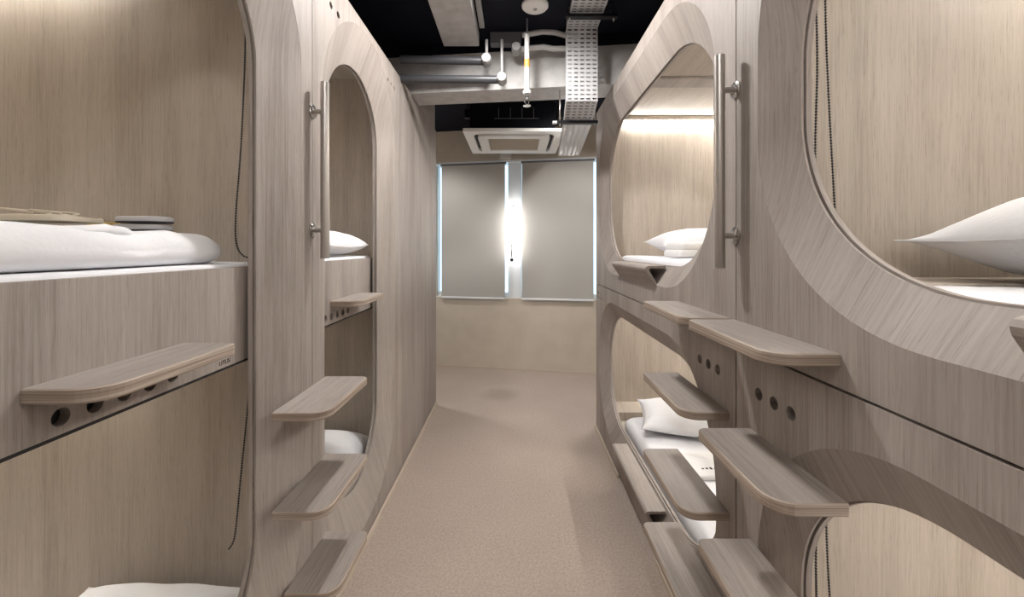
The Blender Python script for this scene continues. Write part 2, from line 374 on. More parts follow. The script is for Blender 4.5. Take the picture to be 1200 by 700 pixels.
def right_capsule(label, y0, y1, z0, z1, upper, lipz):
    r = thing('sleeping_capsule', label, 'sleeping capsule', (RX, (y0+y1)/2, z0), 'sleeping capsules of the right row')
    if upper:
        o = (y0+.12, y1-.11, 1.278, 2.455); i = (y0+.21, y1-.19, 1.365, 2.32); ro, ri = .47, .41; holes = []
    else:
        o = (y0+.12, y1-.11, .135, 1.08); i = (y0+.21, y1-.19, .225, .985); ro, ri = .45, .375
        holes = [(y0+.11+.064*k, 1.058, .0165) for k in range(3)] + [(y1-.113-.064*k, 1.058, .0165) for k in range(3)]
    g = .003
    surround(r, Rmap, o, i, ro, ri, rect(y0+g, y1-g, z0+g, z1-g), holes)
    XB = 1.80
    for a in (y0+g, y1-g-.018):
        bm = NB(); box(bm, RX+.021, XB, a, a+.018, z0+g, z1-g); part('end_panel', bm, wood_in, r)
    bm = NB(); box(bm, XB, XB+.018, y0+g, y1-g, z0+g, z1-g); part('back_panel', bm, wood_in, r)
    zb = (1.30 if upper else .155)
    bm = NB(); box(bm, RX+.10, XB, y0+.022, y1-.022, zb-.02, zb); part('base_panel', bm, wood_in_y, r)
    zt = z1-.035
    bm = NB(); box(bm, RX+.021, XB, y0+.022, y1-.022, zt, zt+.02); part('roof_panel', bm, wood_in_y, r)
    # cross batten under the roof, light strip in its housing on the far end panel
    if upper:
        bm = NB(); box(bm, RX+.10, XB, y1-.80, y1-.66, zt-.016, zt-.0005, .003, 1); part('roof_batten', bm, wood_y, r, label='darker batten across the roof')
    hz = zt-.03
    bm = NB(); box(bm, RX+.14, XB-.05, y1-.055, y1-.022, hz-.004, hz+.029, .003, 1); part('light_housing', bm, wood_in_y, r)
    bm = NB(); box(bm, RX+.20, XB-.1, y1-.052, y1-.026, hz-.016, hz-.0045, .003, 1); part('light_strip', bm, led_white, r, label='glowing light strip')
    bm = NB(); box(bm, XB-.04, XB-.012, y0+.12, y1-.12, hz-.016, hz-.002, .003, 1); part('light_strip', bm, led_white, r, label='unseen fill strip added along the back panel')  # out-of-sight strip added to even out the light inside
    bm = NB(); box(bm, XB-.045, XB-.0005, y0+.12, y1-.12, hz-.0015, hz+.029, .003, 1); part('light_housing', bm, wood_in_y, r)  # housing for the added strip
    # head ledge in front of the far end panel
    lz = zb+.055
    bm = NB(); box(bm, RX+.105, XB, y1-.24, y1-.022, zb+.001, lz+.01, .004, 1); part('head_ledge', bm, wood_in, r)
    # folded plywood lip that levels the bevel at the middle of the sill
    l0, l1 = lipz; zt_, zl = i[2]+.003, o[2]
    prof = [(-.034, zt_), (.045, zt_), (.045, zt_-.012), (-.026, zt_-.012), (-.034, zt_-.018), (.004, zl+.006), (-.001, zl-.002), (-.047, zt_-.024), (-.050, zt_-.013), (-.045, zt_-.004)]
    bm = NB()
    A = [bm.verts.new((RX+x, l0, z)) for x, z in prof]; B = [bm.verts.new((RX+x, l1, z)) for x, z in prof]
    for k in range(len(prof)):
        j = (k+1) % len(prof); bm.faces.new((A[k], A[j], B[j], B[k]))
    bmesh.ops.triangle_fill(bm, use_beauty=True, edges=[bm.edges.get((A[k], A[(k+1) % len(prof)])) for k in range(len(prof))])
    bmesh.ops.triangle_fill(bm, use_beauty=True, edges=[bm.edges.get((B[k], B[(k+1) % len(prof)])) for k in range(len(prof))])
    part('sill_lip', bm, wood_y, r)
    return r, i
SPL = 1.165
RY = [-.89, 1.2116, 3.311]
rcap = {}
rcap['un'], _ = right_capsule('upper wooden capsule nearest on the right, wide opening with one puffy white pillow', RY[0], RY[1], SPL, TOP, True, (-.2, .50))
rcap['uf'], _ = right_capsule('upper wooden capsule at the window end of the right row, glowing light strip inside', RY[1], RY[2], SPL, TOP, True, (1.90, 2.56))
rcap['ln'], _ = right_capsule('lower wooden capsule nearest on the right, only the top of its opening in frame', RY[0], RY[1], .026, SPL, False, (-.2, .50))
rcap['lf'], _ = right_capsule('lower wooden capsule at the window end of the right row, white mattress near the floor', RY[1], RY[2], .026, SPL, False, (1.90, 2.56))

def left_capsule(label, y0, y1, lit):
    r = thing('bunk_capsule', label, 'sleeping capsule', (-LX, (y0+y1)/2, 0), 'two storey bunk capsules of the left row')
    g = .002
    o = (y0+.078, y1-.075, .10, 2.50); i = (y0+.225, y1-.225, .265, 2.33)
    holes = [(y0+.085+.066*k, 2.418, .0135) for k in range(3)] + [(y1-.09-.062*k, 2.42, .0125) for k in range(3)]
    surround(r, Lmap, o, i, .455, .32, rect(y0+g, y1-g, .03, TOP), holes)
    XB = -2.85
    for a in (y0+g, y1-g-.018):
        bm = NB(); box(bm, XB, -LX-.021, a, a+.018, .03, TOP); part('side_panel', bm, wood_in, r)
    bm = NB(); box(bm, XB-.018, XB, y0+g, y1-g, .03, TOP); part('back_panel', bm, wood_in, r)
    bm = NB(); box(bm, XB, -LX-.021, y0+.021, y1-.021, 2.505, 2.525); part('roof_panel', bm, wood_in, r)
    bm = NB(); box(bm, XB, -LX-.10, y0+.021, y1-.021, .07, .09); part('base_panel', bm, wood_in, r)
    bm = NB(); box(bm, XB, -LX-.125, y0+.021, y1-.021, 1.355, 1.375); part('upper_deck', bm, wood_in, r)
    bm = NB(); box(bm, XB, -LX-.125, y0+.021, y1-.021, 1.12, 1.14); part('lower_roof', bm, wood_in, r)
    # fascia between the two bunks, drilled under its shelf
    ym = y0 + (.362 if y0 < 1 else .315)
    bm = NB(); plate(bm, rect(y0+.10, y1-.10, 1.108, 1.393), [circle(ym+.0615*k, 1.14, .0165) for k in range(5)], Lmap, DP+.0395, DP+.0595)
    fp = part('fascia', bm, wood_v, r)
    for k in range(5):
        bm = NB(); plate(bm, circle(ym+.0615*k, 1.14, .019), [], Lmap, DP+.060, DP+.063); part('vent_hole', bm, slot_m, fp)
    bm = NB(); box(bm, -(LX+DP+.058), -(LX+DP+.041), y0+.10, y1-.10, 1.1005, 1.1075); part('shadow_gap', bm, gasket, fp, label='black joint under the fascia')
    for k, (hz, xa, xb) in enumerate(((2.47, -2.6, -1.45), (1.085, -2.6, -1.35))):
        bm = NB(); box(bm, xa, xb, y1-.048, y1-.024, hz-.01, hz+.004, .003, 1); part('light_strip', bm, led_dim[k if lit else k+2], r, label='light strip high on the side panel')
    return r
LY = [.39, 1.482, 2.575]
lcap_n = left_capsule('two storey wooden bunk capsule nearest on the left, rumpled white duvet on its upper bunk', LY[0], LY[1], True)
lcap_f = left_capsule('tall oval two storey bunk capsule farther along the left row, before the plain end panel', LY[1], LY[2], False)
# engraved lettering
def lettering(text, size, root, loc, rot, matr):
    cu = bpy.data.curves.new('lettering', 'FONT'); cu.body = text; cu.size = size; cu.extrude = .0004; cu.align_x = 'CENTER'; cu.align_y = 'CENTER'
    t = bpy.data.objects.new('lettering', cu); COL.objects.link(t)
    dg = bpy.context.evaluated_depsgraph_get(); me = bpy.data.meshes.new_from_object(t.evaluated_get(dg)); bpy.data.objects.remove(t)
    o = bpy.data.objects.new('lettering', me); COL.objects.link(o); me.materials.clear(); me.materials.append(matr)
    o.parent = root; o.location = Vector(loc) - root_loc(root); o.rotation_euler = rot
    return o
lettering('UTUS', .018, lcap_n, (-(LX+DP+.0390), 1.175, 1.123), (math.pi/2, 0, math.pi/2), ink)
lettering('UTUS', .022, rcap['lf'], (RX-.0005, 3.22, 1.10), (math.pi/2, 0, -math.pi/2), ink)

# ------------------------------------------------------------------ steps
def step_mesh(L, Dp, side):
    """tread: y 0..L, runs from x=0 (wall) to -side*Dp (corridor); origin at wall, near end, top"""
    bm = NB(); r0, r1 = .055, .022; P = []
    x = -side
    P.append((0, 0))
    for k in range(9):
        t = math.pi/2*k/8; P.append((x*(Dp-r0 + r0*math.sin(t)), r0 - r0*math.cos(t)))
    for k in range(7):
        t = math.pi/2*k/6; P.append((x*(Dp-r1 + r1*math.cos(t)), L-r1 + r1*math.sin(t)))
    P.append((0, L))
    T = .027; e = .0025
    def ring(z, s):
        cx, cy = x*Dp/2, L/2
        return [bm.verts.new((cx+(px-cx)*(1-s*2/Dp) if abs(px) > 1e-6 else 0, cy+(py-cy)*(1-s*2/L), z)) for px, py in P]
    R = [ring(0, e), ring(-e, 0), ring(-T+e, 0), ring(-T, e)]
    bm.faces.new(R[0]).material_index = 0; bm.faces.new(R[3][::-1]).material_index = 0
    for a, b in zip(R, R[1:]):
        for k in range(len(P)):
            j = (k+1) % len(P); bm.faces.new((a[k], a[j], b[j], b[k])).material_index = 1
    return bm
STEP = {}
def step(L, Dp, side, loc, label, group):
    key = (L, Dp, side)
    if key not in STEP:
        o = mesh_obj('wall_step', step_mesh(L, Dp, side), [wood_y, ply_m]); STEP[key] = o
    else:
        o = STEP[key].copy(); COL.objects.link(o)
    o.location = loc
    tag(o, label, 'step', group); return o
GR = 'plywood steps on the right row'; GL = 'plywood steps on the left row'
ZS = [1.238, .950, .643, .348]
x0 = RX - .0005
names_n = ['rounded plywood step on the nearest right capsule, just above the long dark seam',
           'rounded plywood step on the nearest right capsule, below its three round vent holes',
           'lowest step in frame on the nearest right capsule, cut by the bottom edge']
for z, nm in zip(ZS[:3], names_n): step(.40 if z > 1 else .34, .142 if z > 1 else .150, 1, (x0, .822 if z > 1 else .80, z), nm, GR)
names_f = ['pale plywood step on the far right capsule, topmost of its four, above the dark seam',
           'plywood step on the far right capsule, just above the white pillow of the lower bed',
           'plywood step on the far right capsule over the middle of the lower white mattress',
           'lowest plywood step on the far right capsule, beside the sill lip near the floor']
for z, nm in zip(ZS, names_f): step(.40, .142, 1, (x0, 1.25, z), nm, GR)
for z, y, L, nm in ((.953, 1.235, .355, 'plywood step bridging the two left capsules, topmost of the three'),
                 (.653, 1.235, .355, 'plywood step bridging the two left capsules, middle one of the three'),
                 (.352, 1.30, .29, 'plywood step bridging the two left capsules, lowest of the three, by the floor')):
    step(L, .165, -1, (-LX+.0005, y, z), nm, GL)
xs = -(LX+DP+.039)
step(.345, .135, -1, (xs, .69, 1.212), 'plywood shelf step on the nearest left fascia, below the rumpled white duvet', 'shelf steps on the left fascias')
step(.345, .135, -1, (xs, 1.845, 1.212), 'small plywood shelf step on the far left fascia over five round vent holes', 'shelf steps on the left fascias')

# ------------------------------------------------------------------ steel grab handles
def handle(side, y, zc, half, posts, out, label):
    X = (RX if side > 0 else -LX); xo = X - side*out
    r = thing('grab_handle', label, 'handle', (X, y, zc-half), 'steel grab handles')
    bm = NB(); tube(bm, [(xo, y, zc-half), (xo, y, zc+half)], .0155, 24); part('bar', bm, steel, r, smooth=.6)
    for pz in posts:
        bm = NB(); tube(bm, [(X - side*.006, y, pz), (xo + side*.010, y, pz)], .0095, 16); p = part('post', bm, steel, r, smooth=.6)
        bm = NB(); tube(bm, [(X - side*.0004, y, pz), (X - side*.004, y, pz), (X - side*.007, y, pz)], [.026, .026, .021], 24); part('flange', bm, chrome, p, smooth=.6)
    return r
handle(1, 1.2116, 1.705, .314, (1.918, 1.487), .049, 'vertical brushed steel grab bar at the seam of the right capsules')
handle(-1, 1.482, 1.731, .318, (1.944, 1.515), .046, 'vertical brushed steel grab bar at the seam of the left capsules')

# ------------------------------------------------------------------ bedding
def wob(p, s, a): return noise.noise(Vector(p)*s)*a
def slab(x0, x1, y0, y1, z0, z1, r, n=34, m=26, amp=.0, sc=6, seed=0, bulge=0, round_=.5, low=.35):
    """soft mattress / duvet body: rounded plan, domed section"""
    bm = NB(); cx, cy = (x0+x1)/2, (y0+y1)/2; ax, ay = (x1-x0)/2, (y1-y0)/2; H = z1-z0
    rows = []
    prof = []
    K = 9
    for k in range(K+1):
        t = math.pi/2*(k/K); prof.append((1-(r)*(1-math.cos(t))/min(ax, ay), math.sin(t)))      # side rounding (upper half)
    rings = []
    nn = 14
    base = rrect(-ax, ax, -ay, ay, min(round_*min(ax, ay), min(ax, ay)*.98), nn)
    seg = []
    for (xa, ya), (xb, yb) in zip(base, base[1:]+base[:1]):
        d = math.hypot(xb-xa, yb-ya); q = max(1, int(d/.035)) if d > 1e-6 else 0
        for k in range(q): seg.append((xa+(xb-xa)*k/q, ya+(yb-ya)*k/q))
    base = seg
    def addring(sx, sy, z, jit):
        ring = []
        for a, b in base:
            x, y = cx+a*sx, cy+b*sy
            q = (x+seed*3.1, y, z*2)
            ring.append(bm.verts.new((x+wob(q, sc, amp*.8)*jit, y+wob((q[1], q[0], q[2]), sc, amp*.8)*jit, z + (wob((q[0], q[1], 5), sc, amp) + abs(wob((q[0]*.6+q[1]*.5, q[1]*1.3-q[0]*.8, 9), sc*2.2, amp*.9)) - amp*.2)*jit)))
        rings.append(ring)
    rr = min(r, H*.98/(1+low))
    for k in range(6):          # lower rounding
        t = math.pi/2*k/5; ins = rr*low*(1-math.sin(t)); addring(1-ins/ax, 1-ins/ay, z0+rr*low*(1-math.cos(t)), .06*k)
    for k in range(9):
        t = math.pi/2*k/8; ins = rr*(1-math.cos(t)); addring(1-ins/ax, 1-ins/ay, z1-rr+rr*math.sin(t), .5+.5*math.sin(t))
    for k in range(1, 12):
        s = 1-k/12; ins = rr + (min(ax, ay)-rr)*(k/12)*.985
        addring(max(0.004, 1-(rr/ax) - (1-rr/ax)*(k/12)), max(.004, 1-(rr/ay)-(1-rr/ay)*(k/12)), z1 + bulge*math.sin(math.pi/2*k/12), 1)
    for a, b in zip(rings, rings[1:]):
        for k in range(len(base)):
            j = (k+1) % len(base)
            try: bm.faces.new((a[k], a[j], b[j], b[k]))
            except ValueError: pass
    bm.faces.new(rings[0][::-1]); bm.faces.new(rings[-1])
    bmesh.ops.remove_doubles(bm, verts=bm.verts, dist=1e-5)
    return bm
def pillow_bm(a, b, T, seed=0, N=44, wr=.006, flat=.35, pw=.62, pinch=.075):
    """a, b half sizes, T full thickness, z=0 is what it lies on"""
    bm = NB(); G = {}
    for s in (1, -1):
        for i in range(N+1):
            for j in range(N+1):
                if s < 0 and (i in (0, N) or j in (0, N)): G[s, i, j] = G[1, i, j]; continue
                u = -1+2*i/N; v = -1+2*j/N
                e = max(0, (1-abs(u)**2.6))**pw*max(0, (1-abs(v)**2.6))**pw
                x = a*u*(1-pinch*(1-v*v)*abs(u)**3); y = b*v*(1-pinch*(1-u*u)*abs(v)**3)
                w = noise.noise(Vector((x*9+seed, y*9, s)))*wr + abs(noise.noise(Vector((x*4+seed, y*22, s+3))))*wr*1.4*(1-e*.4)
                z = T*(1-flat)*e + w*e**.5 if s > 0 else -T*flat*e
                G[s, i, j] = bm.verts.new((x, y, z + T*flat + .012*(u*u*v*v)))
    for s in (1, -1):
        for i in range(N):
            for j in range(N):
                f = [G[s, i, j], G[s, i+1, j], G[s, i+1, j+1], G[s, i, j+1]]
                try: bm.faces.new(f if s > 0 else f[::-1])
                except ValueError: pass
    # piped seam
    rim = [G[1, i, 0].co.copy() for i in range(N)] + [G[1, N, j].co.copy() for j in range(N)] + [G[1, N-i, N].co.copy() for i in range(N)] + [G[1, 0, N-j].co.copy() for j in range(N)]
    return bm, rim
def pillow(loc, a, b, T, label, rot=(0, 0, 0), seed=0, flat=.35, group='white pillows', **kw):
    bm, rim = pillow_bm(a, b, T, seed, flat=flat, **kw)
    from mathutils import Euler
    low = min((Euler(rot).to_matrix() @ v.co).z for v in bm.verts)
    o = thing('pillow', label, 'pillow', (loc[0], loc[1], loc[2] - low), group)
    o.rotation_euler = rot
    mesh_obj('pillowcase', bm, linen, o, smooth=True)
    bm = NB(); tube(bm, rim + [rim[0]], .0020, 6, caps=False); mesh_obj('seam', bm, linen, o, smooth=True)
    return o
def mattress(x0, x1, y0, y1, z0, z1, label, name='mattress', r=.035, amp=.004, mat=sheet_m, cat='mattress', bulge=.0, rd=.15, seed=0, sc=6, group='white mattresses', low=.35):
    bm = slab(x0, x1, y0, y1, z0, z1, r, amp=amp, seed=seed, bulge=bulge, round_=rd, sc=sc, low=low)
    c = ((x0+x1)/2, (y0+y1)/2, z0)
    o = mesh_obj(name, bm, mat, None, smooth=True, origin=c)
    return tag(o, label, cat, group)
# right row
mattress(.768, 1.79, -.80, .955, 1.304, 1.364, 'white mattress in the upper near right capsule, under the puffy pillow', seed=1)
mattress(.768, 1.79, 1.30, 3.06, 1.304, 1.395, 'white mattress in the upper far right capsule under the folded towel', seed=2)
mattress(.768, 1.79, -.80, .955, .160, .258, 'white mattress in the lower near right capsule', seed=3)
mattress(.768, 1.79, 1.30, 2.93, .160, .258, 'white mattress in the lower far right capsule, seen over the sill lip', seed=4, r=.05)
pillow((1.425, .94, 1.368), .355, .215, .235, 'large white pillow in the upper near right capsule, its pointed corner toward the aisle', (math.radians(-2), math.radians(-2), math.radians(2)), 1, flat=.47, pw=.95, pinch=.13)
pillow((1.25, 2.70, 1.401), .34, .22, .175, 'plump white pillow behind the folded towel in the upper far right capsule', (math.radians(5), 0, math.radians(-3)), 2)
pillow((1.19, 2.70, .262), .36, .225, .155, 'white pillow at the head of the lower far right bed', (math.radians(3), 0, math.radians(-14)), 3)
def towel(loc, L, Wd, n, label, rotz, mat=towel_m, t=.028):
    r = thing('folded_towel', label, 'towel', loc, 'folded white towels', rotz)
    for k in range(n):
        s = 1-.05*k
        bm = slab(-L/2*s, L/2*s, -Wd/2*s, Wd/2*s, k*t, (k+1)*t+.004, t*.55, amp=.004, sc=14, seed=k, round_=.25)
        mesh_obj('fold', bm, mat, r, smooth=True)
    return r
towel((1.035, 2.30, 1.401), .34, .20, 2, 'folded white towel in front of the pillow in the upper far right capsule', .1, t=.04)
bm = NB(); box(bm, -.07, .07, -.03, .03, 0, .018, .006, 3); k = mesh_obj('toiletry_pack', bm, [yellow_m], None, smooth=True); k.location = (1.02, 2.13, 1.398)
tag(k, 'small flat yellow pack beside the folded towel in the upper far right capsule', 'pack')
tw = towel((1.08, 2.22, .262), .40, .26, 1, 'flat folded white towel below the pillow on the lower far right bed', .0, t=.022)
bm = NB()
for q in range(9): box(bm, .98+q*.022, .992+q*.022, 2.150, 2.160+.004*(q % 3), .2885, .2900)
part('printed_mark', bm, ink, tw, label='tiny dark printed marks')
# left row
mattress(-2.80, -.868, .43, 1.455, 1.376, 1.402, 'thin white mattress sheet on the upper near left bunk, under the duvet', r=.012, amp=.001, rd=.12)
def top_of(o, x0, x1, y0, y1):
    return max((o.matrix_basis @ v.co).z for v in o.data.vertices if x0 <= v.co.x+o.location.x <= x1 and y0 <= v.co.y+o.location.y <= y1)
duv = mattress(-2.55, -.900, .43, 1.345, 1.4045, 1.492, 'rumpled white duvet on the upper near left bunk, a second fold lying along it', 'duvet', r=.075, amp=.017, mat=linen, cat='duvet', rd=.30, seed=5, sc=6, group='white duvets', low=.75)
bm = slab(-2.35, -.925, .44, 1.08, 1.472, 1.500, .026, amp=.012, seed=9, sc=7, round_=.45, low=.8); part('turned_fold', bm, linen, duv, smooth=True)
mattress(-2.80, -.850, .43, 1.455, .092, .19, 'white mattress on the lower near left bunk', seed=6)
mattress(-2.80, -.850, 1.52, 2.545, .092, .19, 'white mattress on the lower far left bunk behind the ladder steps', seed=7)
mattress(-2.80, -.868, 1.52, 2.52, 1.376, 1.405, 'thin white mattress on the upper far left bunk', r=.014, amp=.001, seed=8)
pillow((-1.17, 1.215, .197), .30, .20, .17, 'white pillow on the lower near left bunk, only its top above the bottom edge', (math.radians(3), 0, 0), 4)
pillow((-1.07, 2.10, 1.409), .22, .27, .135, 'white pillow on the upper far left bunk beside the steel grab bar', (0, 0, 0), 5, pw=.42, pinch=.03)
pillow((-1.12, 2.40, .197), .25, .125, .165, 'white pillow at the far side of the lower far left bunk', (0, 0, 0), 6, pw=.45, pinch=.03)
towel((-.985, 2.13, .197), .22, .24, 2, 'thick folded white towel in front of the pillow on the lower far left bunk', 0, t=.055)
# slippers, stacked soles
for k in range(2):
    bm = slab(-.070, .070, -.045, .045, 0, .015, .008, amp=.0005, round_=.9)
    r = thing('slipper', ('upper' if k else 'lower') + ' grey felt slipper of the pair stacked on the duvet of the near left bunk', 'slipper', (-1.09+.006*k, 1.20, top_of(duv, -1.17, -1.01, 1.14, 1.26)+.006+.0235*k), 'grey slippers')
    r.rotation_euler = (0, 0, math.radians(4-5*k))
    mesh_obj('upper', bm, slip_m, r, smooth=True)
    bm = slab(-.069, .069, -.044, .044, -.003, .003, .002, round_=.9); mesh_obj('sole', bm, slip_dark, r, smooth=True)
bm = NB(); box(bm, -.02, .02, -.03, .03, 0, .03, .003, 2); o = mesh_obj('card_sleeve', bm, yellow_m, None, smooth=.5); o.location = (-1.195, 1.19, top_of(duv, -1.23, -1.16, 1.14, 1.24)+.001)
tag(o, 'yellow card sleeve tucked at the left of the grey slippers', 'card')
# cotton bag with loop handles on the near left bunk
r = thing('cotton_bag', 'flat beige cotton bag with string loops lying on the bedding of the near left bunk', 'bag', (-1.16, 1.02, top_of(duv.children[0], .36, .70, .0, .22) + duv.location.z + .006))
bm = slab(-.085, .085, -.06, .06, 0, .014, .007, amp=.006, sc=16, seed=3, round_=.3); mesh_obj('bag_body', bm, beige_cloth, r, smooth=True)
for s, h in ((-1, .030), (1, .022)):
    bm = NB(); tube(bm, [(s*.035 + .045*math.cos(t), -.02 + .035*math.sin(t), .016 + h*.5*abs(math.sin(t*.5))) for t in [i*math.pi*2/24 for i in range(23)]], .0026, 7)
    mesh_obj('string_loop', bm, beige_cloth, r, smooth=True)

# ------------------------------------------------------------------ blind pull chains
def bead_chain(strands, label, group='black bead chains'):
    p0 = strands[0][0]
    r = thing('bead_chain', label, 'bead chain', p0, group)
    for st_ in strands:
        pts = [Vector(p) for p in st_]; L = []
        for i in range(len(pts)-1):
            p1 = pts[max(i-1, 0)]; a, b = pts[i], pts[i+1]; p4 = pts[min(i+2, len(pts)-1)]
            for k in range(10):
                t = k/10; t2, t3 = t*t, t*t*t
                L.append(.5*((2*a)+(b-p1)*t+(2*p1-5*a+4*b-p4)*t2+(3*a-p1-3*b+p4)*t3))
        L.append(pts[-1])
        bm = NB(); tube(bm, L, .0012, 6); part('cord', bm, black_cord, r, smooth=True)
        bm = NB(); acc = 0; nxt = 0
        for a, b in zip(L, L[1:]):
            d = (b-a).length
            while nxt <= acc+d:
                p = a.lerp(b, (nxt-acc)/d if d else 0); t = NB(); bmesh.ops.create_icosphere(t, subdivisions=1, radius=.0034)
                bmesh.ops.translate(t, verts=t.verts, vec=p); merge(bm, t); nxt += .0078
            acc += d
        bo = part('beads', bm, black_cord, r, smooth=True); bo['kind'] = 'stuff'
    return r
bead_chain([[(.828, 1.10, 2.48), (.835, 1.10, 2.0), (.862, 1.10, 1.48)], [(.79, 1.10, 2.48), (.784, 1.065, 2.0), (.776, 1.06, 1.72), (.79, 1.08, 1.5), (.83, 1.10, 1.44), (.862, 1.10, 1.48)]], 'black bead chain hanging at the left of the upper near right opening')
bead_chain([[(.832, 1.10, 1.12), (.835, 1.10, .70), (.85, 1.10, .42)], [(.79, 1.07, 1.12), (.78, 1.062, .72), (.778, 1.06, .6), (.80, 1.08, .44), (.85, 1.10, .42)]], 'black bead chain hanging at the left of the lower near right opening')
bead_chain([[(-.846, 1.285, 2.47), (-.847, 1.285, 2.12), (-.856, 1.28, 1.80), (-.874, 1.28, 1.55), (-.874, 1.285, 1.46), (-.862, 1.30, 1.425), (-.845, 1.318, 1.42)]], 'black bead chain on the upper near left bunk, curling at the duvet end')
bead_chain([[(-.846, 1.305, 1.09), (-.848, 1.305, 1.0), (-.866, 1.29, .72), (-.880, 1.285, .55), (-.895, 1.28, .51)]], 'black bead chain on the lower near left bunk, falling to the pillow')

# ------------------------------------------------------------------ roller blinds and wall light at the window
def blind(u0, u1, zb, zt, label):
    r = thing('roller_blind', label, 'roller blind', bw((u0+u1)/2, .0, zb), 'grey roller blinds')
    bm = NB(); bmbox(bm, u0, u1, -.034, -.031, zb+.018, zt); part('blind_fabric', bm, blind_m, r)
    bm = NB(); bmbox(bm, u0, u1, -.040, -.025, zb, zb+.022, .004); part('bottom_bar', bm, frame_white, r, label='white bottom bar')
    bm = NB(); tube(bm, [bw(u0-.012, -.026, zt+.008), bw(u1+.012, -.026, zt+.008)], .013, 16); part('roller_tube', bm, pipe_grey, r, smooth=.6, label='grey roller tube')
    return r
blind(-.908, -.119, .842, 2.452, 'left grey roller blind drawn down over the window')
blind(.087, .912, .842, 2.452, 'right grey roller blind drawn down over the window')
r = thing('wall_light', 'slim glowing vertical light on the white pier between the two blinds', 'wall light', bw(-.01, .02, 1.35))
bm = NB(); bmbox(bm, -.032, .0, -.085, -.06, 1.36, 1.93, .004); part('light_tube', bm, lamp_tube, r)
for zz in (1.45, 1.84):
    bm = NB(); bmbox(bm, -.022, -.010, -.0595, .0445, zz, zz+.015, .002); part('bracket', bm, frame_white, r)
r2 = thing('pull_cord', 'thin black pull cord with a ball end in front of the glowing wall light', 'cord', bw(-.01, -.10, 1.33))
bm = NB(); tube(bm, [bw(-.010, -.10, 1.945), bw(-.014, -.102, 1.7), bw(-.024, -.102, 1.34)], .009, 8); part('cord', bm, black_cord, r2, smooth=True)
bm = NB(); bmesh.ops.create_uvsphere(bm, u_segments=16, v_segments=10, radius=.022); bmesh.ops.translate(bm, verts=bm.verts, vec=bw(-.025, -.102, 1.315)); part('ball', bm, dark_metal, r2, smooth=True)
r = thing('wall_sensor', 'small white box on the wall just above the window frame', 'sensor', bw(-.12, -.02, 2.52))
bm = NB(); bmbox(bm, -.185, -.045, -.022, -.0005, 2.515, 2.575, .006); part('case', bm, white_plastic, r)

# ------------------------------------------------------------------ ceiling cassette air conditioner
ax0, ax1, ay0, ay1, az = -.49, .46, 3.80, 4.70, 2.535
r = thing('air_conditioner', 'white ceiling cassette air conditioner hanging before the windows', 'air conditioner', ((ax0+ax1)/2, (ay0+ay1)/2, az))
def XY(a, b, d): return (a, b, az + d)
cx, cy = (ax0+ax1)/2, (ay0+ay1)/2
bm = NB(); plate(bm, rrect(ax0, ax1, ay0, ay1, .012, 4), [rrect(ax0+.085, ax1-.085, ay0+.085, ay1-.085, .10, 8)], XY, 0, .03); part('panel', bm, white_plastic, r)
bm = NB(); plate(bm, rrect(ax0+.07, ax1-.07, ay0+.07, ay1-.07, .10, 8), [], XY, .031, .034); part('air_slot', bm, slot_m, r, label='black air slot around the grille')
bm = NB(); plate(bm, rrect(ax0+.125, ax1-.125, ay0+.125, ay1-.095, .07, 8), [rrect(ax0+.22, ax1-.22, ay0+.22, ay1-.20, .008, 3)], XY, -.012, .029); part('grille_frame', bm, white_plastic, r)
bm = NB(); plate(bm, rrect(ax0+.2215, ax1-.2215, ay0+.2215, ay1-.2015, .006, 3), [], XY, .006, .010)
gq = part('grille', bm, grille_m, r, label='beige intake grille')
bm = NB()
for k in range(24): box(bm, ax0+.225, ax1-.225, ay0+.23+k*.0195, ay0+.236+k*.0195, az-.006, az+.0055)
q = part('louvre', bm, grille_m, gq); q['kind'] = 'stuff'
bm = NB(); box(bm, ax0+.06, ax1-.08, ay0+.06, ay1-.06, az+.036, az+.30, .006, 1); part('body', bm, dark_paint, r, label='black body above the panel')
for s in (ax0+.02, ax1-.04):
    bm = NB(); box(bm, s-.015, s+.035, ay0+.10, ay0+.16, az+.16, az+.24, .004, 1); hb = part('hanger_bracket', bm, dark_metal, r)
    bm = NB(); tube(bm, [(s+.01, ay0+.13, az+.2405), (s+.01, ay0+.13, 2.879)], .006, 8); part('threaded_rod', bm, dark_metal, hb, smooth=True)
bm = NB()
for k in range(4): box(bm, -.16+k*.11, -.155+k*.11, ay0+.0545, ay0+.0595, az+.14, az+.24)
box(bm, -.2, .22, ay0+.0545, ay0+.0595, az+.135, az+.14); part('body_rib', bm, pipe_grey, r)

# ------------------------------------------------------------------ perforated cable tray
tx0, tx1 = .325, .522
r = thing('cable_tray', 'perforated galvanised cable tray dropping from the ceiling right of centre', 'cable tray', ((tx0+tx1)/2, 2.6, 2.36))
def perforated(bm, p_of, w, l, nc, rows, slot=.62, barw=.42):
    """p_of(s, t) maps 0..1 coordinates to xyz; slots are real openings"""
    xs, keep_x = [0], []
    for c in range(nc):
        m = (c+.5)/nc; h = slot/nc/2; xs += [m-h, m+h]
    xs.append(1)
    ys = [0]
    for q in range(rows):
        m = (q+.5)/rows; h = barw/rows/2; ys += [m-h, m+h]
    ys.append(1)
    V = [[bm.verts.new(p_of(a, b)) for a in xs] for b in ys]
    for j in range(len(ys)-1):
        for i in range(len(xs)-1):
            if i % 2 == 1 and j % 2 == 1: continue
            bm.faces.new((V[j][i], V[j][i+1], V[j+1][i+1], V[j+1][i]))
def lerp3(a, b, t): return Vector(a).lerp(Vector(b), t)
